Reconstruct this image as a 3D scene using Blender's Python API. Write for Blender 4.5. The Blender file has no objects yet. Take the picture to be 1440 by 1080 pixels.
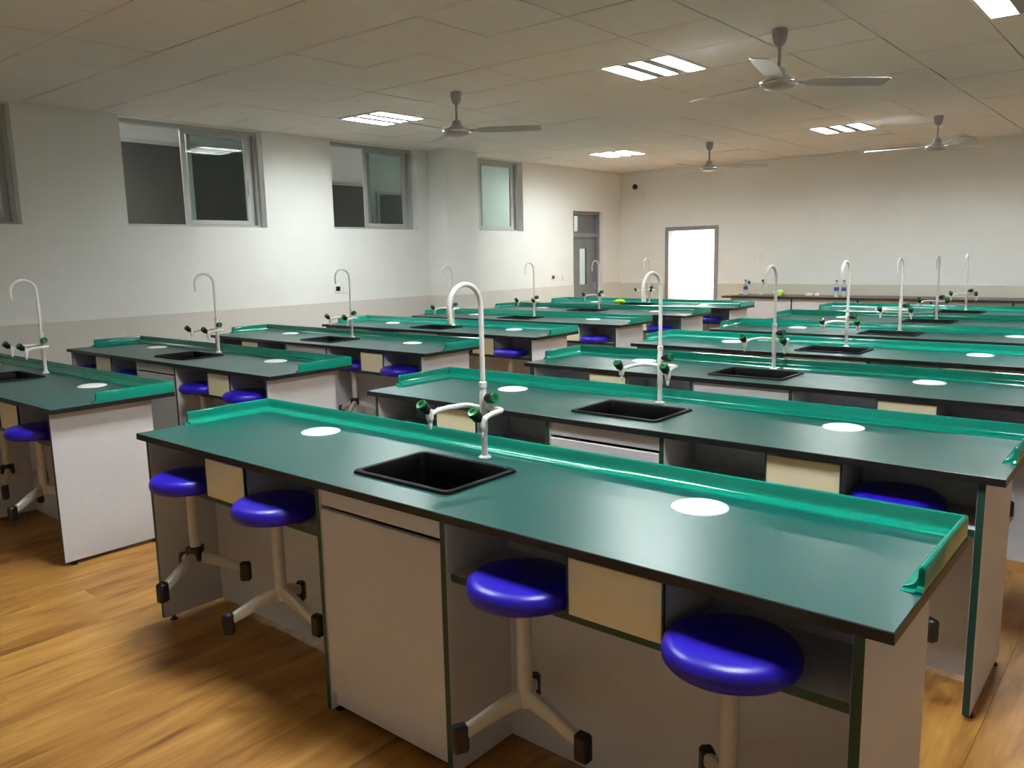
import bpy, bmesh, math, random
from mathutils import Matrix, Vector
random.seed(7)
scene = bpy.context.scene
COL = scene.collection

# ------------------------------------------------------------------ camera, world, exposure
cd = bpy.data.cameras.new('camera')
cd.sensor_width = 36.0
cd.lens = 1133.894 / 1440 * 36.0
cd.clip_start = 0.02
cam = bpy.data.objects.new('camera', cd)
COL.objects.link(cam)
CAM_R = Vector((0.76804365, 0.64006001, -0.02078781))
CAM_U = Vector((-0.08544687, 0.13459497, 0.98720972))
CAM_F = Vector((-0.6346714, 0.7564439, -0.15806593))
CAM_P = Vector((3.14225, -1.40985, 1.4444))
rm = Matrix((CAM_R, CAM_U, -CAM_F)).transposed()
cam.matrix_world = Matrix.Translation(CAM_P) @ rm.to_4x4()
scene.camera = cam

world = bpy.data.worlds.new('dusk_sky')
scene.world = world
world.use_nodes = True
bg = world.node_tree.nodes['Background']
bg.inputs[0].default_value = (0.30, 0.45, 0.70, 1)
bg.inputs[1].default_value = 0.12

vs = scene.view_settings
vs.view_transform = 'Standard'
vs.look = 'None'
vs.gamma = 1.0
vs.use_curve_mapping = False
vs.exposure = 1.98
scene.cycles.use_denoising = True
scene.cycles.max_bounces = 10
scene.cycles.diffuse_bounces = 6
LAMP_STRENGTH = 29.0

# ------------------------------------------------------------------ helpers
def s2l(c):
    c = c / 255.0
    return c / 12.92 if c <= 0.04045 else ((c + 0.055) / 1.055) ** 2.4

def rgb(r, g, b):
    return (s2l(r), s2l(g), s2l(b), 1.0)

def material(name, color, rough=0.5, metal=0.0, noise=None, bump=None, spec=0.5, emit=None, coat=0.0):
    """noise=(scale, amount): colour mottling; bump=(scale, strength)"""
    m = bpy.data.materials.new(name)
    m.use_nodes = True
    nt = m.node_tree
    b = nt.nodes['Principled BSDF']
    b.inputs['Base Color'].default_value = color
    b.inputs['Roughness'].default_value = rough
    b.inputs['Metallic'].default_value = metal
    b.inputs['Specular IOR Level'].default_value = spec
    b.inputs['Coat Weight'].default_value = coat
    if emit:
        b.inputs['Emission Color'].default_value = emit[0]
        b.inputs['Emission Strength'].default_value = emit[1]
    if noise or bump:
        tc = nt.nodes.new('ShaderNodeTexCoord')
    if noise:
        n = nt.nodes.new('ShaderNodeTexNoise')
        n.inputs['Scale'].default_value = noise[0]
        n.inputs['Detail'].default_value = 4
        nt.links.new(tc.outputs['Object'], n.inputs['Vector'])
        r = nt.nodes.new('ShaderNodeMapRange')
        r.inputs[1].default_value = 0.3
        r.inputs[2].default_value = 0.7
        r.inputs[3].default_value = 1 - noise[1]
        r.inputs[4].default_value = 1 + noise[1]
        nt.links.new(n.outputs['Fac'], r.inputs[0])
        mx = nt.nodes.new('ShaderNodeVectorMath')
        mx.operation = 'SCALE'
        mx.inputs[0].default_value = color[:3]
        nt.links.new(r.outputs[0], mx.inputs['Scale'])
        nt.links.new(mx.outputs[0], b.inputs['Base Color'])
    if bump:
        n2 = nt.nodes.new('ShaderNodeTexNoise')
        n2.inputs['Scale'].default_value = bump[0]
        n2.inputs['Detail'].default_value = 3
        nt.links.new(tc.outputs['Object'], n2.inputs['Vector'])
        bp = nt.nodes.new('ShaderNodeBump')
        bp.inputs['Strength'].default_value = bump[1]
        bp.inputs['Distance'].default_value = 0.002
        nt.links.new(n2.outputs['Fac'], bp.inputs['Height'])
        nt.links.new(bp.outputs[0], b.inputs['Normal'])
    return m

M = {}
M['top'] = material('phenolic_green', rgb(13, 76, 72), 0.32, noise=(90, 0.06), bump=(600, 0.05), spec=0.5)
M['edge'] = material('phenolic_black_edge', rgb(22, 26, 26), 0.4)
M['rim'] = material('green_plastic_rim', rgb(8, 132, 110), 0.12, spec=0.5)
M['panel'] = material('grey_melamine', rgb(200, 200, 204), 0.45, noise=(40, 0.02))
M['band'] = material('dark_green_edge_band', rgb(24, 66, 54), 0.4)
M['cream'] = material('cream_laminate', rgb(232, 224, 190), 0.45, noise=(30, 0.02))
M['black'] = material('black_plastic', rgb(20, 18, 20), 0.4)
M['sink'] = material('black_sink_plastic', rgb(4, 4, 5), 0.5, spec=0.12)
M['disc'] = material('white_plastic', rgb(240, 242, 242), 0.35)
M['faucet'] = material('white_epoxy', rgb(232, 230, 226), 0.28, coat=0.2)
M['gcap'] = material('green_knob_cap', rgb(14, 112, 56), 0.3)
M['blue'] = material('blue_plastic', rgb(34, 16, 176), 0.36, bump=(300, 0.05))
M['steel'] = material('painted_steel', rgb(196, 192, 186), 0.35)
M['tile'] = material('mineral_ceiling_tile', rgb(238, 234, 228), 0.9, noise=(160, 0.05), bump=(260, 0.25))
M['void'] = material('ceiling_void', rgb(36, 34, 32), 0.9)
M['wall'] = material('white_wall_paint', rgb(235, 237, 234), 0.75, noise=(2.2, 0.02), bump=(120, 0.06))
M['dado'] = material('grey_dado_paint', rgb(214, 211, 205), 0.55, noise=(2.5, 0.02))
M['dadob'] = material('cream_dado_paint', rgb(208, 204, 190), 0.55, noise=(2.5, 0.02))
M['alu'] = material('grey_aluminium', rgb(186, 187, 186), 0.4, metal=0.0)
M['gdoor'] = material('grey_door_paint', rgb(120, 122, 126), 0.45)
M['gframe'] = material('grey_frame_paint', rgb(142, 143, 146), 0.45)
M['wdoor'] = material('white_door_leaf', rgb(228, 228, 226), 0.4)
M['dark'] = material('dark_glazing', rgb(84, 84, 80), 0.3)
M['fan'] = material('grey_fan_enamel', rgb(168, 164, 166), 0.32)
M['fanring'] = material('chrome_fan_ring', rgb(210, 208, 206), 0.15, metal=1.0)
M['lampbody'] = material('white_lamp_enamel', rgb(235, 235, 232), 0.4)
M['lampgap'] = material('grey_lamp_divider', rgb(150, 148, 142), 0.5)
M['lampmirror'] = material('lamp_reflector', rgb(230, 230, 230), 0.2, metal=0.9)
M['tube'] = material('lit_tube', (1, 1, 1, 1), 0.4, emit=((0.93, 0.985, 0.985, 1), LAMP_STRENGTH))
M['roomlamp'] = material('lit_diffuser', (1, 1, 1, 1), 0.4, emit=((1.0, 0.98, 0.95, 1), 30.0))
M['corrlamp'] = material('lit_corridor_diffuser', (1, 1, 1, 1), 0.4, emit=((1.0, 0.98, 0.94, 1), 11.0))
M['demotop'] = material('dark_brown_worktop', rgb(48, 42, 38), 0.35)
M['bottlelabel'] = material('blue_bottle_label', rgb(60, 74, 160), 0.4)
M['cap'] = material('dark_bottle_cap', rgb(84, 84, 100), 0.4)
M['bag'] = material('lime_plastic_bag', rgb(205, 232, 120), 0.45)
M['cloth'] = material('lime_cloth', rgb(176, 204, 30), 0.8)
M['clearish'] = material('milky_plastic_film', rgb(226, 226, 224), 0.3)
M['socket'] = material('white_socket_plate', rgb(238, 238, 236), 0.35)
M['screen'] = material('dark_panel_glass', rgb(28, 28, 30), 0.2)

def glass_material():
    m = bpy.data.materials.new('window_glass')
    m.use_nodes = True
    nt = m.node_tree
    nt.nodes.clear()
    out = nt.nodes.new('ShaderNodeOutputMaterial')
    mix = nt.nodes.new('ShaderNodeMixShader')
    fr = nt.nodes.new('ShaderNodeFresnel')
    fr.inputs[0].default_value = 1.52
    tr = nt.nodes.new('ShaderNodeBsdfTransparent')
    tr.inputs[0].default_value = (0.82, 0.87, 0.86, 1)
    gl = nt.nodes.new('ShaderNodeBsdfGlossy')
    gl.inputs['Roughness'].default_value = 0.02
    geo = nt.nodes.new('ShaderNodeNewGeometry')
    front = nt.nodes.new('ShaderNodeMath'); front.operation = 'SUBTRACT'
    front.inputs[0].default_value = 1.0
    nt.links.new(geo.outputs['Backfacing'], front.inputs[1])
    mul = nt.nodes.new('ShaderNodeMath'); mul.operation = 'MULTIPLY'
    nt.links.new(fr.outputs[0], mul.inputs[0]); nt.links.new(front.outputs[0], mul.inputs[1])
    nt.links.new(mul.outputs[0], mix.inputs[0])
    nt.links.new(tr.outputs[0], mix.inputs[1])
    nt.links.new(gl.outputs[0], mix.inputs[2])
    nt.links.new(mix.outputs[0], out.inputs[0])
    return m
M['glass'] = glass_material()

def bottle_material():
    m = bpy.data.materials.new('clear_bottle_plastic')
    m.use_nodes = True
    b = m.node_tree.nodes['Principled BSDF']
    b.inputs['Base Color'].default_value = rgb(236, 240, 244)
    b.inputs['Roughness'].default_value = 0.08
    b.inputs['IOR'].default_value = 1.2
    b.inputs['Transmission Weight'].default_value = 0.55
    return m
M['bottle'] = bottle_material()

def wood_material():
    m = bpy.data.materials.new('oak_plank')
    m.use_nodes = True
    nt = m.node_tree
    L = nt.links.new
    b = nt.nodes['Principled BSDF']
    b.inputs['Roughness'].default_value = 0.42
    b.inputs['Specular IOR Level'].default_value = 0.35
    geo = nt.nodes.new('ShaderNodeNewGeometry')
    oi = nt.nodes.new('ShaderNodeObjectInfo')
    off = nt.nodes.new('ShaderNodeVectorMath'); off.operation = 'SCALE'
    off.inputs[0].default_value = (3.7, 9.1, 1.3)
    L(oi.outputs['Random'], off.inputs['Scale'])
    add = nt.nodes.new('ShaderNodeVectorMath'); add.operation = 'ADD'
    L(geo.outputs['Position'], add.inputs[0]); L(off.outputs[0], add.inputs[1])
    mp = nt.nodes.new('ShaderNodeMapping')
    mp.inputs['Scale'].default_value = (10, 1.9, 1)
    L(add.outputs[0], mp.inputs['Vector'])
    n1 = nt.nodes.new('ShaderNodeTexNoise')
    n1.inputs['Scale'].default_value = 1.0
    n1.inputs['Detail'].default_value = 6
    n1.inputs['Distortion'].default_value = 0.9
    L(mp.outputs[0], n1.inputs['Vector'])
    mp2 = nt.nodes.new('ShaderNodeMapping')
    mp2.inputs['Scale'].default_value = (60, 6, 1)
    L(add.outputs[0], mp2.inputs['Vector'])
    n2 = nt.nodes.new('ShaderNodeTexNoise')
    n2.inputs['Scale'].default_value = 1.0
    n2.inputs['Detail'].default_value = 3
    L(mp2.outputs[0], n2.inputs['Vector'])
    ad = nt.nodes.new('ShaderNodeMath'); ad.operation = 'MULTIPLY_ADD'
    ad.inputs[1].default_value = 0.35
    L(n2.outputs['Fac'], ad.inputs[0]); L(n1.outputs['Fac'], ad.inputs[2])
    rd = nt.nodes.new('ShaderNodeMath'); rd.operation = 'MULTIPLY_ADD'
    rd.inputs[1].default_value = 0.10
    L(oi.outputs['Random'], rd.inputs[0]); L(ad.outputs[0], rd.inputs[2])
    cr = nt.nodes.new('ShaderNodeValToRGB')
    e = cr.color_ramp.elements
    e[0].position = 0.44; e[0].color = rgb(114, 72, 30)
    e[1].position = 0.98; e[1].color = rgb(192, 148, 82)
    k = e.new(0.62); k.color = rgb(156, 108, 50)
    k = e.new(0.78); k.color = rgb(174, 126, 62)
    L(rd.outputs[0], cr.inputs[0])
    L(cr.outputs[0], b.inputs['Base Color'])
    bp = nt.nodes.new('ShaderNodeBump')
    bp.inputs['Strength'].default_value = 0.06
    bp.inputs['Distance'].default_value = 0.002
    L(n2.outputs['Fac'], bp.inputs['Height']); L(bp.outputs[0], b.inputs['Normal'])
    return m
M['wood'] = wood_material()

class MB:
    """collects shapes, links them as one mesh"""
    def __init__(self):
        self.v = []; self.f = []; self.mi = []
    def add(self, verts, faces, mi=0):
        o = len(self.v)
        self.v += [tuple(p) for p in verts]
        self.f += [tuple(o + i for i in f) for f in faces]
        self.mi += [mi] * len(faces)
        return self
    def box(self, x0, x1, y0, y1, z0, z1, mi=0, bevel=0.0, face_mi=None):
        bm = bmesh.new()
        bmesh.ops.create_cube(bm, size=1)
        for v in bm.verts:
            v.co = (x0 + (v.co.x + .5) * (x1 - x0), y0 + (v.co.y + .5) * (y1 - y0), z0 + (v.co.z + .5) * (z1 - z0))
        if bevel > 0:
            bmesh.ops.bevel(bm, geom=bm.edges[:], offset=bevel, segments=1, affect='EDGES')
        bm.normal_update()
        bm.verts.index_update()
        vs_ = [v.co.copy() for v in bm.verts]
        o = len(self.v)
        self.v += [tuple(p) for p in vs_]
        for f in bm.faces:
            self.f.append(tuple(o + v.index for v in f.verts))
            k = mi
            if face_mi:
                n = f.normal
                for ax, val in face_mi:
                    if n.dot(Vector(ax)) > 0.9:
                        k = val
            self.mi.append(k)
        bm.free()
        return self
    def lathe(self, prof, seg=24, mi=0, mat=None):
        """prof [(r,z)...], closed at ends when r is 0"""
        rings = []; vs_ = []; fs = []
        for r, z in prof:
            if r <= 1e-6:
                rings.append([len(vs_)]); vs_.append(Vector((0, 0, z)))
            else:
                idx = []
                for i in range(seg):
                    a = 2 * math.pi * i / seg
                    idx.append(len(vs_)); vs_.append(Vector((r * math.cos(a), r * math.sin(a), z)))
                rings.append(idx)
        for a, b in zip(rings, rings[1:]):
            for i in range(seg):
                j = (i + 1) % seg
                if len(a) == 1 and len(b) == 1: continue
                if len(a) == 1: fs.append((a[0], b[j], b[i]))
                elif len(b) == 1: fs.append((a[i], a[j], b[0]))
                else: fs.append((a[i], a[j], b[j], b[i]))
        if mat is not None:
            vs_ = [mat @ p for p in vs_]
        return self.add(vs_, fs, mi)
    def tube(self, pts, r, seg=12, mi=0, cap=True):
        pts = [Vector(p) for p in pts]
        rs = r if isinstance(r, (list, tuple)) else [r] * len(pts)
        vs_ = []; fs = []
        t0 = (pts[1] - pts[0]).normalized()
        n = t0.orthogonal().normalized()
        for i, p in enumerate(pts):
            if i == 0: t = t0
            elif i == len(pts) - 1: t = (pts[i] - pts[i - 1]).normalized()
            else: t = ((pts[i] - pts[i - 1]).normalized() + (pts[i + 1] - pts[i]).normalized()).normalized()
            n = (n - t * n.dot(t)).normalized()
            bnm = t.cross(n)
            for k in range(seg):
                a = 2 * math.pi * k / seg
                vs_.append(p + (n * math.cos(a) + bnm * math.sin(a)) * rs[i])
        for i in range(len(pts) - 1):
            for k in range(seg):
                j = (k + 1) % seg
                fs.append((i * seg + k, i * seg + j, (i + 1) * seg + j, (i + 1) * seg + k))
        if cap:
            fs.append(tuple(range(seg))[::-1])
            fs.append(tuple(range((len(pts) - 1) * seg, len(pts) * seg)))
        return self.add(vs_, fs, mi)
    def prism(self, poly, z0, z1, mi=0):
        n = len(poly)
        vs_ = [Vector((x, y, z0)) for x, y in poly] + [Vector((x, y, z1)) for x, y in poly]
        fs = [tuple(range(n))[::-1], tuple(range(n, 2 * n))]
        for i in range(n):
            j = (i + 1) % n
            fs.append((i, j, n + j, n + i))
        return self.add(vs_, fs, mi)
    def mesh(self, name, mats, smooth=None):
        me = bpy.data.meshes.new(name)
        me.from_pydata(self.v, [], self.f)
        for m in (mats if isinstance(mats, (list, tuple)) else [mats]):
            me.materials.append(M[m])
        for p, k in zip(me.polygons, self.mi):
            p.material_index = k
        bm = bmesh.new(); bm.from_mesh(me)
        bmesh.ops.recalc_face_normals(bm, faces=bm.faces[:])
        bm.to_mesh(me); bm.free()
        if smooth is not None:
            for p in me.polygons: p.use_smooth = True
            me.set_sharp_from_angle(angle=math.radians(smooth))
        me.update()
        return me

def put(mesh, name, parent=None, loc=(0, 0, 0), rotz=0.0, label=None):
    o = bpy.data.objects.new(name, mesh)
    COL.objects.link(o)
    o.location = loc
    o.rotation_euler = (0, 0, rotz)
    if parent is not None: o.parent = parent
    if label: o['label'] = label
    return o

def tag(o, label, cat, group=None, kind=None):
    o['label'] = label
    o['category'] = cat
    if group: o['group'] = group
    if kind: o['kind'] = kind
    return o

def empty(name, loc=(0, 0, 0), rotz=0.0):
    o = bpy.data.objects.new(name, None)
    o.empty_display_size = 0.1
    COL.objects.link(o)
    o.location = loc
    o.rotation_euler = (0, 0, rotz)
    return o

def struct(o, label=None):
    o['kind'] = 'structure'
    if label: o['label'] = label
    return o

def arc(c, r, a0, a1, n, ux, uy):
    c = Vector(c); ux = Vector(ux); uy = Vector(uy)
    return [c + ux * (r * math.cos(a0 + (a1 - a0) * i / n)) + uy * (r * math.sin(a0 + (a1 - a0) * i / n)) for i in range(n + 1)]

def in_view(p, mx=60):
    v = Vector(p) - CAM_P
    z = v.dot(CAM_F)
    if z < 0.15: return False
    u = 720 + 1133.9 * v.dot(CAM_R) / z
    w = 540 - 1133.9 * v.dot(CAM_U) / z
    return -mx < u < 1440 + mx and -mx < w < 1080 + mx

# ------------------------------------------------------------------ room shell
XL, XR, YN, YB, H = -4.25, 5.7, -3.2, 10.3, 2.74
TW = 0.24

def wall_cells(mb, u0, u1, z0, z1, holes, fn):
    holes = [(max(h[0], u0), min(h[1], u1), max(h[2], z0), min(h[3], z1)) for h in holes]
    us = sorted({u0, u1, *[h[0] for h in holes], *[h[1] for h in holes]})
    zs = sorted({z0, z1, *[h[2] for h in holes], *[h[3] for h in holes]})
    for a, b in zip(us, us[1:]):
        for c, d in zip(zs, zs[1:]):
            mu, mz = (a + b) / 2, (c + d) / 2
            if any(h[0] < mu < h[1] and h[2] < mz < h[3] for h in holes): continue
            fn(mb, a, b, c, d)

WINS = [(-0.25, 1.20), (2.07, 3.51), (4.37, 5.67), (6.27, 7.73)]
WZ0, WZ1 = 1.775, 2.735
DOOR1 = (8.95, 9.77, 0.0, 2.10)
DOOR2 = (-3.39, -2.48, 0.0, 1.83)

holes = [(a, b, WZ0, WZ1) for a, b in WINS] + [DOOR1]
mb = MB()
wall_cells(mb, YN, YB, 0, 2.95, holes, lambda m, a, b, c, d: m.box(XL - TW, XL, a, b, c, d))
struct(put(mb.mesh('wall_left', 'wall'), 'wall_left'), 'white painted wall with high windows and a grey door')
mb = MB()
wall_cells(mb, XL - TW, XR + TW, 0, 2.95, [DOOR2], lambda m, a, b, c, d: m.box(a, b, YB, YB + TW, c, d))
struct(put(mb.mesh('wall_back', 'wall'), 'wall_back'), 'plain white far wall with an open doorway')
RW = [(-1.8, 1.0), (2.2, 5.0), (6.2, 9.0)]
mb = MB()
wall_cells(mb, YN, YB, 0, 2.95, [(a, b, 0.95, 2.4) for a, b in RW], lambda m, a, b, c, d: m.box(XR, XR + TW, a, b, c, d))
struct(put(mb.mesh('wall_right', 'wall'), 'wall_right'), 'white outer wall with wide windows')
struct(put(MB().box(XL - TW, XR + TW, YN - TW, YN, 0, 2.95).mesh('wall_near', 'wall'), 'wall_near'), 'white wall behind the viewer')
# dado: slightly proud painted band on the lower wall
mb = MB()
wall_cells(mb, YN, YB, 0, 0.96, [DOOR1], lambda m, a, b, c, d: m.box(XL, XL + 0.006, a, b, c, d))
struct(put(mb.mesh('trim_1', 'dado'), 'trim_1'), 'pale grey dado band on the left wall')
mb = MB()
wall_cells(mb, XL + 0.006, XR, 0, 0.94, [DOOR2], lambda m, a, b, c, d: m.box(a, b, YB - 0.006, YB, c, d))
struct(put(mb.mesh('trim_2', 'dadob'), 'trim_2'), 'pale cream dado band on the far wall')
# pillar against the left wall
mb = MB()
mb.box(XL, -3.93, 5.84, 6.43, 0, 2.95, bevel=0.004)
struct(put(mb.mesh('trim_3', 'wall'), 'trim_3'), 'square white pillar standing against the left wall')
mb = MB()
mb.box(XL, -3.924, 5.834, 6.436, 0, 0.96)
struct(put(mb.mesh('trim_4', 'dado'), 'trim_4'), 'pale grey dado band around the pillar')

# floor: slab plus oak planks running along Y
floor = struct(put(MB().box(XL - TW, XR + TW, YN - TW, YB + TW, -0.12, -0.008).mesh('floor', 'void'), 'floor'), 'orange-brown oak plank floor')
PWD, PLN = 0.195, 1.22
plank = MB().box(0, PWD - 0.0008, 0, PLN - 0.0008, -0.008, 0, bevel=0.0004).mesh('plank', 'wood')
rest = MB()
cand = []
nx = int((XR - XL) / PWD) + 1
for i in range(nx):
    x = XL + i * PWD
    y = YN - random.random() * PLN
    while y < YB:
        c = Vector((x + PWD / 2, y + PLN / 2, 0))
        if x + PWD <= XR + 0.2:
            cand.append(((c - CAM_P).length, in_view(c, 250), x, y))
        y += PLN
cand.sort(key=lambda t: (not t[1], t[0]))
for k, (dd, vis, x, y) in enumerate(cand):
    if vis and k < 260:
        put(plank, 'plank', floor, (x, y, 0))
    else:
        rest.box(x, x + PWD - 0.0008, y, y + PLN - 0.0008, -0.008, 0)
r = put(rest.mesh('plank_field', 'wood'), 'plank_field', floor)
r['kind'] = 'stuff'

# ceiling: dark void slab and mineral tiles
ceiling = struct(put(MB().box(XL - TW, XR + TW, YN - TW, YB + TW, H + 0.06, H + 0.16).mesh('ceiling', 'void'), 'ceiling'), 'suspended ceiling of square off-white mineral tiles')
TX, TY = 0.582, 0.585
GX0, GY0 = 0.36 - TX * 9, 0.69 - TY * 8
LAMP_X = [-3.132, -0.222, 2.106]
LAMP_Y = [0.105, 3.615, 7.71]
lamp_cells = {(round((lx - GX0) / TX), round((ly - GY0) / TY)) for lx in LAMP_X for ly in LAMP_Y if not (lx < -3 and ly < 1)}
G = 0.009
def tile_mesh(w, h):
    return MB().box(0, w - G, 0, h - G, 0, 0.014, bevel=0.003).mesh('ceiling_tile', 'tile')
full_tile = tile_mesh(TX, TY)
rest = MB(); nt_ = 0
for i in range(-2, 20):
    for j in range(-6, 30):
        x0, y0 = GX0 + i * TX, GY0 + j * TY
        x1, y1 = x0 + TX, y0 + TY
        if (i, j) in lamp_cells: continue
        a, b, c, d = max(x0, XL), min(x1, XR), max(y0, YN), min(y1, YB)
        if b - a < 0.02 or d - c < 0.02: continue
        whole = abs(b - a - TX) < 1e-4 and abs(d - c - TY) < 1e-4
        dz = random.uniform(0, 0.003)
        if in_view(((a + b) / 2, (c + d) / 2, H), 40) and nt_ < 300:
            nt_ += 1
            o = put(full_tile if whole else tile_mesh(b - a, d - c), 'ceiling_tile', ceiling, (a + G / 2, c + G / 2, H + dz))
            o.rotation_euler = (random.uniform(-.004, .004), random.uniform(-.004, .004), 0)
        else:
            rest.box(a + G / 2, b - G / 2, c + G / 2, d - G / 2, H + dz, H + dz + 0.014)
r = put(rest.mesh('ceiling_tile_field', 'tile'), 'ceiling_tile_field', ceiling)
r['kind'] = 'stuff'

# ------------------------------------------------------------------ corridor behind the left wall
CX0, CX1 = XL - TW, -6.7
struct(put(MB().box(CX1, CX0, YN, 12.0, -0.1, 0).mesh('floor_corridor', 'dado'), 'floor_corridor'))
struct(put(MB().box(CX1, CX0, YN, 12.0, 3.0, 3.1).mesh('ceiling_corridor', 'wall'), 'ceiling_corridor'))
struct(put(MB().box(CX1 - .2, CX1, YN, 12.0, 0, 3.1).mesh('wall_corridor', 'wall'), 'wall_corridor'), 'pale corridor wall seen through the high windows')
struct(put(MB().box(CX1, CX0, 12.0, 12.2, 0, 3.1).mesh('wall_corridor_end', 'wall'), 'wall_corridor_end'))
struct(put(MB().box(CX1, CX0, YN - .2, YN, 0, 3.1).mesh('wall_corridor_near', 'wall'), 'wall_corridor_near'))
for n, (a, b, z0, z1) in enumerate([(1.2, 5.3, 1.2, 2.86), (5.9, 6.95, 0.0, 2.52), (7.15, 7.75, 0.9, 2.42)]):
    w = empty('window_%d' % (n + 11), (CX1, a, z0)); struct(w, 'dark glazing on the far side of the corridor')
    put(MB().box(0, 0.03, 0, b - a, 0, z1 - z0).mesh('dark_pane', 'dark'), 'dark_pane', w)
    f = MB()
    f.box(0, .05, -.04, 0, -.02, z1 - z0 + .04); f.box(0, .05, b - a, b - a + .04, -.02, z1 - z0 + .04); f.box(0, .05, 0, b - a, z1 - z0, z1 - z0 + .04)
    put(f.mesh('window_frame', 'alu'), 'window_frame', w)
for ly, lab in ((10.7, 'square corridor ceiling lamp beyond the grey door'), (2.2, 'added unseen corridor fill lamp behind the second high window')):  # second one is an added fill lamp, out of view, brightening the dark corridor
    cl = empty('corridor_lamp', (-5.6, ly, 2.96))
    tag(cl, lab, 'lamp', 'corridor ceiling lamps')
    put(MB().box(-.3, .3, -.3, .3, 0, .04).mesh('lamp_body', 'lampbody'), 'lamp_body', cl)
    put(MB().box(-.27, .27, -.27, .27, -.01, 0).mesh('diffuser', 'corrlamp'), 'diffuser', cl)

# windows of the left wall: frame, two sashes slid to one side, so the other half stands open
def sash_mesh(w, h):
    m = MB(); t = 0.045
    m.box(0, .028, 0, t, 0, h, bevel=.002); m.box(0, .028, w - t, w, 0, h, bevel=.002)
    m.box(0, .028, t, w - t, 0, t, bevel=.002); m.box(0, .028, t, w - t, h - t, h, bevel=.002)
    return m.mesh('sash', 'alu')
for n, (a, b) in enumerate(WINS):
    w = struct(empty('window_%d' % (n + 1), (XL, a, WZ0)), 'high aluminium sliding window in the left wall')
    W_, H_ = b - a, WZ1 - WZ0
    f = MB(); t = .035
    f.box(-.20, -.10, 0, t, 0, H_); f.box(-.20, -.10, W_ - t, W_, 0, H_)
    f.box(-.20, -.10, t, W_ - t, 0, t * .7); f.box(-.20, -.10, t, W_ - t, H_ - t, H_)
    put(f.mesh('window_frame', 'alu'), 'window_frame', w)
    mid = W_ / 2
    for (s0, s1, xx) in ((mid - .10, W_ - .10, -.135), (mid - .02, W_ - t, -.175)):
        s = put(sash_mesh(s1 - s0, H_ - .06), 'sash', w, (xx, s0, .026))
        put(MB().box(.012, .017, .04, s1 - s0 - .04, .04, H_ - .10).mesh('pane', 'glass'), 'pane', s)
        put(MB().box(.028, .036, s1 - s0 - .032, s1 - s0 - .016, .30, .44, bevel=.003).mesh('latch', 'fan'), 'latch', s) if xx > -.15 else None
# windows of the right wall
for n, (a, b) in enumerate(RW):
    w = struct(empty('window_%d' % (n + 5), (XR, a, .95)), 'wide aluminium window in the outer wall')
    W_, H_ = b - a, 1.45
    f = MB(); t = .05
    for k in range(5):
        yy = k * (W_ - t) / 4
        f.box(.08, .14, yy, yy + t, 0, H_)
    f.box(.08, .14, 0, W_, 0, t); f.box(.08, .14, 0, W_, H_ - t, H_); f.box(.08, .14, 0, W_, .95, 1.0)
    put(f.mesh('window_frame', 'alu'), 'window_frame', w)
    put(MB().box(.105, .111, t, W_ - t, t, H_ - t).mesh('pane', 'glass'), 'pane', w)

# grey door with transom in the left wall
d1 = struct(empty('door_1', (XL, DOOR1[0], 0)), 'grey steel door with slit window and transom above')
W_ = DOOR1[1] - DOOR1[0]
f = MB()
f.box(-.20, -.06, 0, .05, 0, 2.10); f.box(-.20, -.06, W_ - .05, W_, 0, 2.10); f.box(-.20, -.06, .05, W_ - .05, 2.05, 2.10); f.box(-.20, -.06, .05, W_ - .05, 1.70, 1.76)
put(f.mesh('door_frame', 'gframe'), 'door_frame', d1)
f = MB()
wall_cells(f, .05, W_ - .05, 0.005, 1.70, [(.31, .50, .95, 1.52)], lambda m, a, b, c, d: m.box(-.13, -.10, a, b, c, d))
lf = put(f.mesh('door_leaf', 'gdoor'), 'door_leaf', d1)
put(MB().box(-.118, -.112, .31, .50, .95, 1.52).mesh('pane', 'glass'), 'pane', lf)
put(MB().box(-.10, -.06, W_ - .14, W_ - .12, .85, .98, bevel=.004).mesh('door_handle', 'fan'), 'door_handle', lf)
f = MB()
wall_cells(f, .05, W_ - .05, 1.76, 2.05, [(.18, .30, 1.79, 2.03)], lambda m, a, b, c, d: m.box(-.13, -.11, a, b, c, d))
tr = put(f.mesh('transom', 'gdoor'), 'transom', d1)
put(MB().box(-.123, -.117, .18, .30, 1.79, 2.03).mesh('pane', 'glass'), 'pane', tr)

# open doorway in the far wall with a bright room behind
d2 = struct(empty('door_2', (DOOR2[0], YB, 0)), 'open doorway with a grey frame into a bright room')
W_ = DOOR2[1] - DOOR2[0]
f = MB()
f.box(0, .06, -.02, .22, 0, 1.83); f.box(W_ - .06, W_, -.02, .22, 0, 1.83); f.box(.06, W_ - .06, -.02, .22, 1.77, 1.83)
put(f.mesh('door_frame', 'gframe'), 'door_frame', d2)
lf = put(MB().box(W_ - .10, W_ - .06, .22, .98, .01, 1.76, bevel=.003).mesh('door_leaf', 'wdoor'), 'door_leaf', d2)
put(MB().tube([(W_ - .10, .90, .95), (W_ - .14, .90, .95), (W_ - .14, .80, .95)], .009).mesh('door_handle', 'steel', 40), 'door_handle', lf)
RX0, RX1, RY0, RY1 = -4.4, -1.0, YB + TW, YB + TW + 2.4
struct(put(MB().box(RX0, RX1, RY0, RY1, -.1, 0).mesh('floor_store', 'dado'), 'floor_store'))
struct(put(MB().box(RX0, RX1, RY0, RY1, 2.74, 2.84).mesh('ceiling_store', 'wall'), 'ceiling_store'))
struct(put(MB().box(RX0, RX1, RY1, RY1 + .1, 0, 2.84).mesh('wall_store_back', 'wall'), 'wall_store_back'), 'bright white wall seen through the open doorway')
struct(put(MB().box(RX0 - .1, RX0, RY0, RY1, 0, 2.84).mesh('wall_store_left', 'wall'), 'wall_store_left'))
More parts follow.
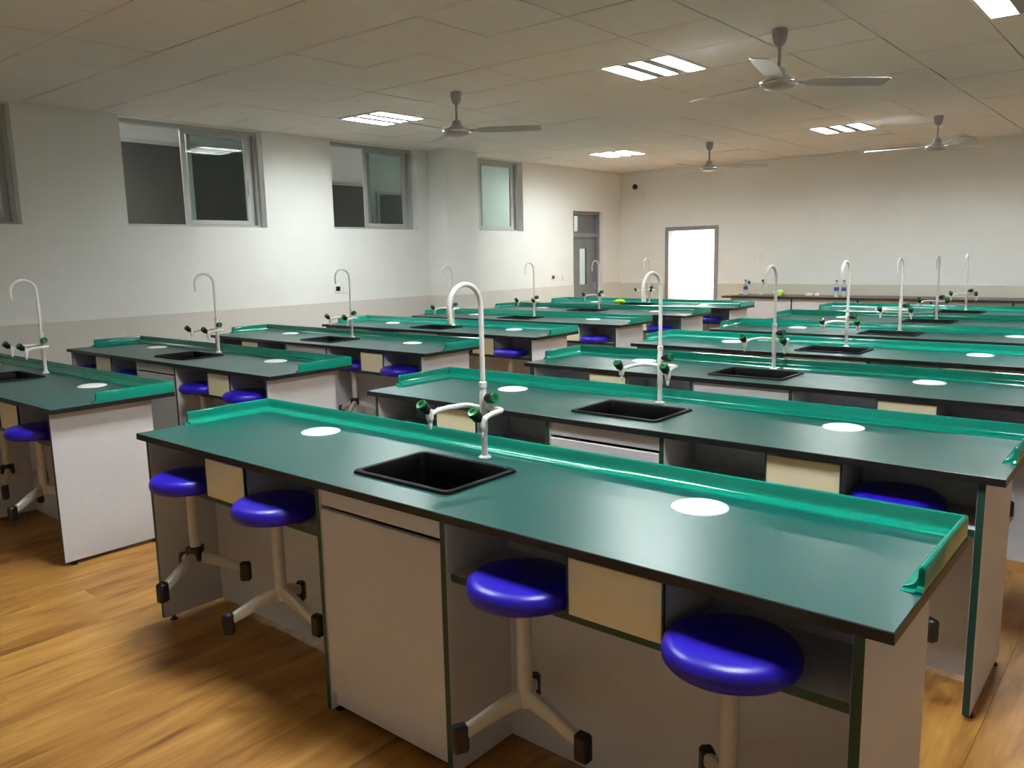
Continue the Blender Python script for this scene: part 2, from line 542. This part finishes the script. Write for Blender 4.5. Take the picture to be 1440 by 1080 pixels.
struct(put(MB().box(RX1, RX1 + .1, RY0, RY1, 0, 2.84).mesh('wall_store_right', 'wall'), 'wall_store_right'))
sl = empty('store_lamp', (-2.9, 11.6, 2.68))
tag(sl, 'square ceiling lamp of the bright room behind the open doorway', 'lamp')
put(MB().box(-.45, .45, -.45, .45, 0, .04).mesh('lamp_body', 'lampbody'), 'lamp_body', sl)
put(MB().box(-.42, .42, -.42, .42, -.01, 0).mesh('diffuser', 'roomlamp'), 'diffuser', sl)

# ------------------------------------------------------------------ ceiling lamps
def lamp_meshes():
    w, h = TX - .006, TY - .006
    fr = MB()
    t = .022
    fr.box(0, t, 0, h, 0, .05); fr.box(w - t, w, 0, h, 0, .05); fr.box(t, w - t, 0, t, 0, .05); fr.box(t, w - t, h - t, h, 0, .05)
    fr.box(0, w, 0, h, .05, .055)
    cell = (w - 2 * t) / 3
    for k in (1, 2):
        fr.box(t + k * cell - .039, t + k * cell + .039, t, h - t, 0.0, .05, 1)
    frame = fr.mesh('housing', ['lampbody', 'lampgap'])
    fin = MB().box(-cell / 2 + .040, cell / 2 - .040, -.001, .001, .002, .015).mesh('louvre_fin', 'lampmirror')
    # lit tube with its trough
    tb = MB().box(-cell / 2 + .040, cell / 2 - .040, t + .002, h - t - .002, .019, .046).mesh('light_tube', 'tube')
    return frame, fin, tb, t, cell, h
LM = lamp_meshes()
ordx = ['left', 'middle', 'right']; ordy = ['near', 'middle', 'far']
for j, ly in enumerate(LAMP_Y):
    for i, lx in enumerate(LAMP_X):
        if i == 0 and j == 0: continue
        L_ = empty('ceiling_lamp', (lx + .003, ly + .003, H - .004))
        tag(L_, 'lit three-strip louvred ceiling lamp, %s of the %s row of lamps' % (('left one' if i == 1 else 'right one') if j == 0 else ordx[i] + ('most' if i != 1 else ' one'), ordy[j]), 'lamp', 'recessed ceiling lamps')
        frame, fin, tb, t, cell, h = LM
        put(frame, 'housing', L_)
        for k in range(3):
            xc = t + (k + .5) * cell
            tu = put(tb, 'light_tube', L_, (xc, 0, 0))
            for q in range(1, 8):
                put(fin, 'louvre_fin', tu, (0, t + q * (h - 2 * t) / 8, 0))

# ------------------------------------------------------------------ ceiling fans
def fan_meshes():
    canopy = MB().lathe([(0, .30), (.045, .30), (.046, .27), (.036, .225), (.018, .205), (0, .205)], 20).mesh('canopy', 'fan', 40)
    rod = MB().lathe([(.011, .08), (.011, .22)], 12).mesh('rod', 'fan', 40)
    motor = MB().lathe([(0, .085), (.022, .085), (.034, .075), (.038, .05), (.06, .03), (.098, .014), (.112, -.004), (.108, -.02), (.085, -.034), (.04, -.042), (0, -.044)], 28).mesh('motor_housing', 'fan', 50)
    ring = MB().lathe([(.1125, .002), (.1155, -.004), (.1135, -.012), (.109, -.016)], 28).mesh('trim_ring', 'fanring', 50)
    b = MB()
    prof = [(.09, .022), (.17, .024), (.19, .050), (.30, .062), (.50, .066), (.655, .062), (.68, .048)]
    top = []; n = len(prof)
    vs_ = []
    for x, hw in prof:
        tilt = .18
        for s in (-1, 1):
            y = s * hw
            vs_.append((x, y, -y * tilt + .002)); vs_.append((x, y, -y * tilt - .002))
    fs = []
    for i in range(n - 1):
        o, p = i * 4, (i + 1) * 4
        fs += [(o, o + 2, p + 2, p), (o + 1, p + 1, p + 3, o + 3), (o, p, p + 1, o + 1), (o + 2, o + 3, p + 3, p + 2)]
    fs += [(0, 1, 3, 2), (4 * n - 4, 4 * n - 2, 4 * n - 1, 4 * n - 3)]
    b.add(vs_, fs)
    blade = b.mesh('blade', 'fan', 40)
    return canopy, rod, motor, ring, blade
FM = fan_meshes()
for x, y, ang, lab in [(-1.508, 3.508, 33, 'three-blade grey ceiling fan left of the other fans, near the window lamp'),
                       (1.132, 3.551, 44, 'largest grey ceiling fan, nearest one at the upper right'),
                       (1.053, 7.869, 188, 'grey ceiling fan at the far right with blades outstretched'),
                       (-1.461, 7.891, 26, 'smallest grey ceiling fan above the open doorway')]:
    F = empty('ceiling_fan', (x, y, H - .30))
    tag(F, lab, 'fan', 'ceiling fans')
    put(FM[0], 'canopy', F); put(FM[1], 'rod', F)
    mo = put(FM[2], 'motor_housing', F)
    put(FM[3], 'trim_ring', mo)
    for k in range(3):
        put(FM[4], 'blade', F, (0, 0, .002), math.radians(ang + 120 * k))

# ------------------------------------------------------------------ lab benches
BL, BW, TZ = 2.80, 0.604, 0.78
SX, SY, SWD, SDP = 1.382, 0.2815, 0.4255, 0.32
FX, FY = 1.39, 0.509
BAYS = [(0.072, 1.130), (1.690, 2.728)]
STOOL_DX = 0.275
STOOL_Y = 0.035

def worktop_mesh():
    hx0, hx1, hy0, hy1 = SX - SWD / 2 + .012, SX + SWD / 2 - .012, SY - SDP / 2 + .012, SY + SDP / 2 - .012
    z0, z1 = TZ - .024, TZ
    e = .002
    vs_ = []; 
    def ring(x0, x1, y0, y1, z):
        o = len(vs_); vs_.extend([(x0, y0, z), (x1, y0, z), (x1, y1, z), (x0, y1, z)]); return [o, o + 1, o + 2, o + 3]
    A = ring(e, BL - e, e, BW - e, z1); B = ring(0, BL, 0, BW, z1 - e); C = ring(0, BL, 0, BW, z0)
    D = ring(hx0, hx1, hy0, hy1, z1); E_ = ring(hx0, hx1, hy0, hy1, z0)
    m = MB()
    f0, f1 = [], []
    for i in range(4):
        j = (i + 1) % 4
        f0.append((A[i], A[j], D[j], D[i]))
        f1 += [(A[i], B[i], B[j], A[j]), (B[i], C[i], C[j], B[j]), (C[i], E_[i], E_[j], C[j]), (D[i], D[j], E_[j], E_[i])]
    o = len(m.v); m.v += vs_
    m.f += f0 + f1; m.mi += [0] * len(f0) + [1] * len(f1)
    return m.mesh('worktop', ['top', 'edge'])

def rim_mesh():
    prof = [(.002, 0), (.002, .047), (.004, .051), (.008, .053), (.012, .051), (.014, .047), (.015, .028), (.018, .018), (.024, .0125), (.034, .0085), (.041, .005), (.043, 0)]
    rings = []
    def ring(px, py, nx_, ny_, sc):
        rings.append([(px + nx_ * t, py + ny_ * t, TZ + min(z, z * sc + .0) if sc < 1 else TZ + z) for t, z in prof])
    y0 = .195
    for side in (0, 1):
        seq = [(y0, .10), (y0 + .004, .2), (y0 + .016, .22), (y0 + .017, .92), (y0 + .020, 1.0), (y0 + .2, 1.0)]
        if side == 0:
            for y, sc in seq: ring(0, y, 1, 0, sc)
            ring(0, BW, 1, -1, 1)
        else:
            ring(BL, BW, -1, -1, 1)
            for y, sc in reversed(seq): ring(BL, y, -1, 0, sc)
    m = MB(); n = len(prof)
    vs_ = [p for r_ in rings for p in r_]; fs = []
    for i in range(len(rings) - 1):
        for k in range(n):
            j = (k + 1) % n
            fs.append((i * n + k, i * n + j, (i + 1) * n + j, (i + 1) * n + k))
    fs.append(tuple(range(n))); fs.append(tuple(range((len(rings) - 1) * n, len(rings) * n))[::-1])
    m.add(vs_, fs)
    return m.mesh('rim', 'rim', 35)

def sink_mesh():
    m = MB()
    x0, x1, y0, y1 = SX - SWD / 2, SX + SWD / 2, SY - SDP / 2, SY + SDP / 2
    def ring(ins, z, rad):
        pts = []
        a0, a1, b0, b1 = x0 + ins, x1 - ins, y0 + ins, y1 - ins
        for cx, cy, st in ((a1 - rad, b1 - rad, 0), (a0 + rad, b1 - rad, 90), (a0 + rad, b0 + rad, 180), (a1 - rad, b0 + rad, 270)):
            for q in range(5):
                a = math.radians(st + q * 22.5)
                pts.append((cx + rad * math.cos(a), cy + rad * math.sin(a), TZ + z))
        return pts
    R = [ring(0, .0005, .025), ring(.003, .008, .024), ring(.010, .010, .022), ring(.020, .008, .020), ring(.026, -.002, .018), ring(.030, -.05, .02), ring(.045, -.24, .03), ring(.052, -.24, .03)]
    Ro = [ring(.016, .0005, .02), ring(.022, -.05, .02), ring(.037, -.246, .03)]
    n = len(R[0]); fs = []
    vs_ = [p for r_ in R for p in r_]
    for i in range(len(R) - 1):
        for k in range(n):
            j = (k + 1) % n
            fs.append((i * n + k, i * n + j, (i + 1) * n + j, (i + 1) * n + k))
    fs.append(tuple(range((len(R) - 1) * n, len(R) * n)))
    o = len(vs_); vs_ += [p for r_ in Ro for p in r_]
    for i in range(2):
        for k in range(n):
            j = (k + 1) % n
            fs.append((o + i * n + k, o + (i + 1) * n + k, o + (i + 1) * n + j, o + i * n + j))
    fs.append(tuple(range(o + 2 * n, o + 3 * n))[::-1])
    fs += [(k, o + k, o + (k + 1) % n, (k + 1) % n) for k in range(n)]
    m.add(vs_, fs)
    m.lathe([(0, -.2395 + TZ), (.035, -.2385 + TZ), (.04, -.2395 + TZ)], 16, 0, Matrix.Translation((SX, SY, 0)))
    return m.mesh('sink', 'sink', 40)

def panel_mesh(name, x0, x1, y0, y1, z0, z1):
    return MB().box(x0, x1, y0, y1, z0, z1, 0, .0008, [((0, -1, 0), 1), ((0, 1, 0), 1)]).mesh(name, ['panel', 'band'])

def shelf_mesh(a, b):
    z0, z1 = .583, .605
    y0, y1 = .030, .268
    c = (a + b) / 2
    poly = [(a, y0)]
    for s in (-1, 1):
        xc = c + s * STOOL_DX
        poly += [(xc - .024, y0), (xc - .024, STOOL_Y + .092)]
        for q in range(1, 6):
            t = math.radians(180 - q * 30)
            poly.append((xc + .024 * math.cos(t), STOOL_Y + .092 + .024 * math.sin(t)))
        poly += [(xc + .024, STOOL_Y + .092), (xc + .024, y0)]
    poly += [(b, y0), (b, y1), (a, y1)]
    m = MB()
    n = len(poly)
    m.prism(poly, z0, z1)
    # dark green edging on every front-facing edge
    for k in range(n - 3):
        m.mi[2 + k] = 1
    return m.mesh('shelf', ['panel', 'band'])

BM = []      # (name, mesh, loc, label)
def part(name, mesh, label=None): BM.append((name, mesh, label))
part('worktop', worktop_mesh(), 'dark green worktop with a black edge')
part('rim', rim_mesh(), 'raised glossy green rim along the back and sides')
part('end_panel', panel_mesh('end_panel', .050, .072, .012, .50, .02, .756))
part('end_panel', panel_mesh('end_panel', 2.728, 2.750, .012, .50, .02, .756))
part('cabinet_side', panel_mesh('cabinet_side', 1.130, 1.151, .012, .50, .02, .756))
part('cabinet_side', panel_mesh('cabinet_side', 1.669, 1.690, .012, .50, .02, .756))
part('cabinet_back', MB().box(1.151, 1.669, .482, .498, .02, .50).mesh('cabinet_back', 'panel'))
part('cabinet_floor', MB().box(1.151, 1.669, .035, .482, .075, .091).mesh('cabinet_floor', 'panel'))
part('cabinet_fascia', MB().box(1.1525, 1.6675, .018, .034, .700, .754, 0, .001).mesh('cabinet_fascia', 'panel'))
part('cabinet_door', MB().box(1.1535, 1.6665, .014, .032, .082, .688, 0, .0015).mesh('cabinet_door', 'panel'))
part('toe_board', MB().box(1.1515, 1.6685, .034, .048, .03, .076).mesh('toe_board', 'panel'))
for a, b in BAYS:
    part('back_panel', MB().box(a, b, .268, .284, .02, .756).mesh('back_panel', 'panel'))
    part('shelf', shelf_mesh(a, b))
for xx in (.061, 1.14, 1.68, 2.739):
    for yy in (.05, .46):
        pass
SOCK_BODY = MB().box(-.122, .122, .034, .268, .606, .756).mesh('socket_box', 'panel')
SOCK_COVER = MB().box(-.124, .124, .018, .034, .606, .746, 0, .0012).mesh('cover_panel', 'cream')
SOCK_STRIP = MB().box(.108, .123, .0165, .0185, .612, .735, 0, .0006).mesh('edge_strip', 'cream')
SOCK_BAND = MB().box(-.002, .002, .016, .026, .606, .752).mesh('side_band', 'band')
DISC = MB().lathe([(.075, 0), (.0735, .003), (.062, .0065), (.038, .0095), (0, .011)], 36).mesh('socket_lid', 'disc', 40)
FOOT = MB().lathe([(0, 0), (.016, 0), (.016, .006), (.006, .007), (.006, .022), (0, .022)], 12).mesh('levelling_foot', 'black', 40)

# faucet (local origin on the worktop)
def faucet_meshes():
    col = MB().lathe([(0, 0), (.0215, 0), (.022, .003), (.018, .007), (.0115, .010), (.0105, .03), (.0105, .085), (.0125, .088), (.0125, .215), (.0108, .219), (.0108, .236), (.0130, .238), (.0130, .254), (.010, .257), (0, .257)], 18).mesh('faucet', 'faucet', 40)
    R = .0735
    hz = .576 - R
    pts = [Vector((0, 0, .25)), Vector((0, 0, .36)), Vector((0, 0, hz - .01))]
    pts += arc((0, -R, hz), R, 0, math.radians(192), 18, (0, 1, 0), (0, 0, 1))
    tip = pts[-1]; tdir = (pts[-1] - pts[-2]).normalized()
    pts.append(tip + tdir * .022)
    goose = MB().tube(pts, .0082, 12)
    goose.tube([pts[-1] - tdir * .006, pts[-1] + tdir * .008], .0096, 12)
    goose = goose.mesh('gooseneck_pipe', 'faucet', 45)
    arms = []
    for s in (-1, 1):
        z = .168
        p = [Vector((0, 0, z)), Vector((s * .060, .004, z + .002))]
        p += [Vector((s * (.060 + .028 * math.sin(t)), .004 - .028 * (1 - math.cos(t)), z + .002)) for t in [math.radians(k * 15) for k in range(1, 7)]]
        p += [Vector((s * .096, -.07, z + .002)), Vector((s * .105, -.105, z - .002)), Vector((s * .111, -.128, z - .010))]
        a = MB().tube(p, .0085, 12)
        e = Vector((s * .113, -.136, z - .012))
        a.lathe([(0, .018), (.011, .016), (.0125, .008), (.0125, -.012), (.010, -.022), (.007, -.026), (.0065, -.030), (.0075, -.032), (.0055, -.040), (.0045, -.048), (0, -.048)], 14, 0, Matrix.Translation(e))
        arms.append((a.mesh('side_outlet', 'faucet', 45), e))
    knob = MB().lathe([(0, 0), (.009, 0), (.009, .010), (.015, .011), (.0175, .014), (.0175, .032), (.0190, .034), (.0190, .0425), (0, .040)], 16).mesh('knob', 'black', 40)
    cap = MB().lathe([(.0178, .0420), (.0180, .0455), (.0160, .0485), (.0085, .0475), (.0075, .0435), (0, .0435)], 16).mesh('knob_cap', 'gcap', 40)
    return col, goose, arms, knob, cap
FA = faucet_meshes()

def axis_euler(d):
    return Vector(d).normalized().to_track_quat('Z', 'Y').to_euler()

def add_faucet(parent, loc, name='faucet'):
    col, goose, arms, knob, cap = FA
    f = put(col, name, parent, loc)
    put(goose, 'gooseneck_pipe', f)
    spots = [(Vector((.010, 0, .203)), (1, -.12, .12))]
    for me, e in arms:
        put(me, 'side_outlet', f)
        spots.append((e + Vector((0, -.006, .008)), (0, -.72, .70)))
    for p, d in spots:
        for me, nm in ((knob, 'knob'), (cap, 'knob_cap')):
            k = put(me, nm, f, p)
            k.rotation_euler = axis_euler(d)
    return f

BENCH_POS = {(0, 0): (-3.657, .026), (0, 1): (0, .021), (1, 0): (-3.681, 1.214), (1, 1): (-.012, 1.204), (2, 0): (-3.688, 2.462), (2, 1): (-.003, 2.462),
             (3, 0): (-3.689, 3.704), (3, 1): (-.005, 3.719), (4, 0): (-3.679, 4.956), (4, 1): (.008, 4.982), (5, 0): (-3.66, 6.185), (5, 1): (.005, 6.203),
             (6, 0): (-3.70, 7.429), (6, 1): (.007, 7.444)}
ORD = ['nearest', 'second', 'third', 'fourth', 'fifth', 'sixth', 'farthest']
SIDE = ['left', 'right']

# stool (local origin on the floor level of its feet; hung, so placed above the floor)
def stool_meshes():
    seat = MB().lathe([(0, .380), (.118, .380), (.134, .384), (.1415, .394), (.1425, .408), (.139, .421), (.130, .430), (.112, .4345), (.05, .4335), (0, .433)], 40).mesh('seat', 'blue', 50)
    plate = MB().lathe([(0, .362), (.03, .362), (.03, .378), (.085, .379), (.085, .3815), (0, .3815)], 20).mesh('seat_plate', 'black', 40)
    post = MB().lathe([(0, .086), (.0195, .086), (.0195, .365), (0, .365)], 18).mesh('post', 'steel', 40)
    leg = MB()
    # flattened tube, deep at the post and thinner at the tip
    secs = [(.008, .112, .025, .014), (.07, .092, .022, .014), (.165, .050, .018, .013)]
    vs_ = []; fs = []
    n = 10
    for x, z, hh, hw in secs:
        for k in range(n):
            a = 2 * math.pi * k / n
            vs_.append((x, hw * math.copysign(abs(math.cos(a)) ** .6, math.cos(a)), z + hh * math.copysign(abs(math.sin(a)) ** .6, math.sin(a))))
    for i in range(2):
        for k in range(n):
            j = (k + 1) % n
            fs.append((i * n + k, i * n + j, (i + 1) * n + j, (i + 1) * n + k))
    fs += [tuple(range(n))[::-1], tuple(range(2 * n, 3 * n))]
    leg = leg.add(vs_, fs).mesh('leg', 'steel', 40)
    cap = MB().box(.155, .196, -.0165, .0165, .0, .074, bevel=.007).mesh('foot_cap', 'black', 40)
    collar = MB().lathe([(.0195, .128), (.027, .126), (.029, .150), (.0195, .152)], 14)
    for k in range(3):
        a = math.radians(60 + 120 * k)
        collar.tube([(.024 * math.cos(a), .024 * math.sin(a), .146), (.03 * math.cos(a), .03 * math.sin(a), .10)], [.014, .008], 8)
    collar = collar.mesh('collar', 'black', 40)
    return seat, plate, post, leg, cap, collar
ST = stool_meshes()
POSN = ['leftmost', 'second from left', 'third from left', 'rightmost']

def add_stool(x, y, rot, label, collar=False):
    s = empty('stool', (x, y, .606 - .380), math.radians(rot))
    tag(s, label, 'stool', 'blue stools hung under the benches')
    put(ST[0], 'seat', s); put(ST[1], 'seat_plate', s); put(ST[2], 'post', s)
    for k in range(3):
        l = put(ST[3], 'leg', s, (0, 0, 0), math.radians(120 * k))
        put(ST[4], 'foot_cap', l)
    if collar: put(ST[5], 'collar', s)
    return s

# in the far benches of the right column no stool shows
SKIP_STOOLS = {(r, 1, k) for r in range(1, 7) for k in range(4)} - {(1, 1, 3), (2, 1, 3)}
rs = random.Random(3)
for (r_, c_), (bx, by) in BENCH_POS.items():
    b = empty('lab_bench', (bx, by, 0))
    tag(b, 'green-topped lab bench with sink and white tap, %s in the %s column' % (ORD[r_], SIDE[c_]), 'lab bench', 'lab benches in two columns')
    for nm, me, lb in BM:
        put(me, nm, b, label=lb)
    for a, e in BAYS:
        cx = (a + e) / 2
        sb = put(SOCK_BODY, 'socket_box', b, (cx, 0, 0))
        put(SOCK_COVER, 'cover_panel', sb, label='cream cover panel')
        put(SOCK_STRIP, 'edge_strip', sb)
        put(SOCK_BAND, 'side_band', sb, (-.126, 0, 0)); put(SOCK_BAND, 'side_band', sb, (.126, 0, 0))
    for dx in (.595, BL - .595):
        put(DISC, 'socket_lid', b, (dx, .442, TZ), label='round white socket lid')
    for xx in (.061, 1.1405, 1.6795, 2.739):
        for yy in (.055, .455):
            put(FOOT, 'levelling_foot', b, (xx, yy, 0))
    add_faucet(b, (FX, FY, TZ))
    k = 0
    for a, e in BAYS:
        for s in (-1, 1):
            if (r_, c_, k) not in SKIP_STOOLS:
                if (r_, c_) == (0, 1): rot, co = [(288, True), (245, False), (241, False), (250, False)][k]
                else: rot, co = rs.choice([240, 262, 288, 300, 215]), rs.random() < .5
                dy = .086 if (c_ == 1 and r_ > 0) else (0 if c_ == 1 else rs.uniform(.005, .04))
                if (r_, c_, k) == (1, 1, 3): rot = 325
                add_stool(bx + (a + e) / 2 + s * STOOL_DX, by + STOOL_Y + dy, rot,
                          ('blue round stool hung %s under the %s bench of the %s column' % (POSN[k], ORD[r_], SIDE[c_])) if (r_, c_, k) not in ((1, 1, 3), (2, 1, 3)) else 'only blue stool hung under the %s bench of the right column' % ORD[r_], co)
            k += 1
SINK = sink_mesh()
for o in list(bpy.data.objects):
    if o.name.startswith('lab_bench'):
        put(SINK, 'sink', o, label='black rectangular sink')

# ------------------------------------------------------------------ teacher's desk at the far wall
DZ = .80
DX0, DX1, DY0, DY1 = -2.03, 2.60, 9.50, 10.10
desk = empty('demonstration_desk', (DX0, DY0, 0))
tag(desk, 'long grey demonstration desk with dark brown top along the far wall', 'desk')
DL, DD = DX1 - DX0, DY1 - DY0
put(MB().box(0, DL, 0, DD, DZ - .03, DZ, 0, .002).mesh('worktop', 'demotop'), 'worktop', desk)
put(MB().box(.12, .14, .03, DD - .03, .012, DZ - .03).mesh('end_panel', 'panel'), 'end_panel', desk)
put(MB().box(DL - .14, DL - .12, .03, DD - .03, .012, DZ - .03).mesh('end_panel', 'panel'), 'end_panel', desk)
nseg = 5
xs = [.14 + (DL - .28) * k / nseg for k in range(nseg + 1)]
for k in range(nseg):
    put(MB().box(xs[k] + .012, xs[k + 1] - .012, .03, .046, .012, DZ - .03, 0, .001).mesh('front_panel', 'panel'), 'front_panel', desk)
for k in range(1, nseg):
    put(MB().box(xs[k] - .012, xs[k] + .012, .034, .05, .012, DZ - .03).mesh('divider_strip', 'band'), 'divider_strip', desk)
add_faucet(desk, (.42, .40, DZ))

def bottle(x, y, label):
    o = empty('water_bottle', (x, y, DZ))
    tag(o, label, 'bottle', 'water bottles on the demonstration desk')
    put(MB().lathe([(0, 0), (.029, 0), (.032, .006), (.032, .07), (.030, .075), (.032, .08), (.032, .13), (.027, .155), (.014, .185), (.0125, .20), (0, .20)], 18).mesh('body', 'bottle', 40), 'body', o)
    put(MB().lathe([(.0325, .078), (.0327, .08), (.0327, .125), (.0325, .127)], 18).mesh('label_band', 'bottlelabel', 40), 'label_band', o)
    put(MB().lathe([(0, .222), (.0145, .222), (.015, .218), (.015, .20), (0, .20)], 14).mesh('bottle_cap', 'cap', 40), 'bottle_cap', o)
bottle(-1.80, 9.80, 'clear water bottle with blue label left of the desk tap')
bottle(-.485, 9.72, 'left of two clear water bottles with blue labels')
bottle(-.395, 9.74, 'right of two clear water bottles with blue labels')

def crumple(name, sx, sy, sz, mat, loc, label, cat, seed, sub=3, amp=.35):
    bm = bmesh.new()
    bmesh.ops.create_icosphere(bm, subdivisions=sub, radius=1)
    rr = random.Random(seed)
    from mathutils import noise
    for v in bm.verts:
        n = noise.noise(v.co * 2.3 + Vector((seed, seed * 2, 0))) * amp + noise.noise(v.co * 5.1 + Vector((seed, 0, 3))) * amp * .5
        v.co = v.co * (1 + n)
        v.co.x *= sx; v.co.y *= sy; v.co.z = max(v.co.z, -.62) * sz
    z0 = min(v.co.z for v in bm.verts)
    for v in bm.verts: v.co.z -= z0
    me = bpy.data.meshes.new(name); bm.to_mesh(me); bm.free()
    me.materials.append(M[mat])
    for p in me.polygons: p.use_smooth = True
    return tag(put(me, name, None, loc), label, cat)
crumple('plastic_bag', .080, .055, .048, 'bag', (-1.30, 9.78, DZ), 'crumpled lime green plastic bag on the demonstration desk', 'bag', 4, amp=.6)
crumple('plastic_wrap', .06, .04, .03, 'clearish', (-.86, 9.76, DZ), 'crumpled milky plastic film right of the lime bag', 'plastic film', 9)
crumple('plastic_cup', .028, .028, .030, 'clearish', (-.74, 9.72, DZ), 'small crushed clear cup between the film and the bottles', 'cup', 13, amp=.2)
crumple('cleaning_cloth', .085, .06, .03, 'cloth', (-2.68, 7.80, TZ), 'bunched lime cleaning cloth on the farthest bench beside the sink', 'cloth', 21)
dish = tag(put(MB().lathe([(0, .002), (.03, .002), (.04, .018), (.042, .018), (.033, 0), (0, 0)], 20).mesh('small_dish', 'clearish', 40), 'small_dish', None, (-1.92, 9.74, DZ)),
           'small shallow dish at the left end of the demonstration desk', 'dish')

# ------------------------------------------------------------------ wall fittings
def wall_socket(y, z, dark, label):
    o = empty('wall_switch', (XL, y, z))
    tag(o, label, 'wall switch', 'switch plates on the left wall')
    put(MB().box(0, .009, -.043, .043, -.043, .043, 0, .003).mesh('plate', 'socket'), 'plate', o)
    if dark:
        put(MB().box(.009, .012, -.03, .03, -.018, .034, 0, .001).mesh('display', 'screen'), 'display', o)
    else:
        put(MB().box(.009, .013, -.022, .022, -.03, .03, 0, .002).mesh('rocker', 'socket'), 'rocker', o)
wall_socket(4.37, 1.10, True, 'wall controller with dark display near the second window')
wall_socket(4.49, 1.095, False, 'white switch plate right of the controller near the second window')
wall_socket(8.41, 1.09, True, 'wall controller with dark display near the grey door')
wall_socket(8.55, 1.085, False, 'white switch plate in the middle beside the grey door')
wall_socket(8.69, 1.08, False, 'white switch plate closest to the grey door')

cc = empty('security_camera', (-3.87, YB, 2.485))
tag(cc, 'white security camera with black lens high on the far wall', 'camera')
put(MB().lathe([(0, 0), (.045, 0), (.045, .012), (.02, .02), (0, .02)], 20, 0, Matrix.Translation((.05, 0, -.12)) @ Matrix.Rotation(math.radians(90), 4, 'X')).mesh('wall_plate', 'socket', 40), 'wall_plate', cc)
put(MB().tube([(.05, -.01, -.12), (.05, -.08, -.11), (.03, -.11, -.05), (.02, -.12, 0)], .013, 10).mesh('bracket', 'socket', 40), 'bracket', cc)
dirm = Vector((.35, -.9, -.25)).normalized()
bodym = Matrix.Translation((.0, -.13, .02)) @ dirm.to_track_quat('Z', 'Y').to_matrix().to_4x4()
bd = put(MB().lathe([(0, -.06), (.038, -.055), (.046, -.03), (.048, .08), (.044, .09)], 20, 0, bodym).mesh('body', 'socket', 40), 'body', cc)
put(MB().lathe([(.044, .088), (.041, .10), (.028, .113), (0, .118)], 20, 0, bodym).mesh('lens', 'screen', 40), 'lens', bd)
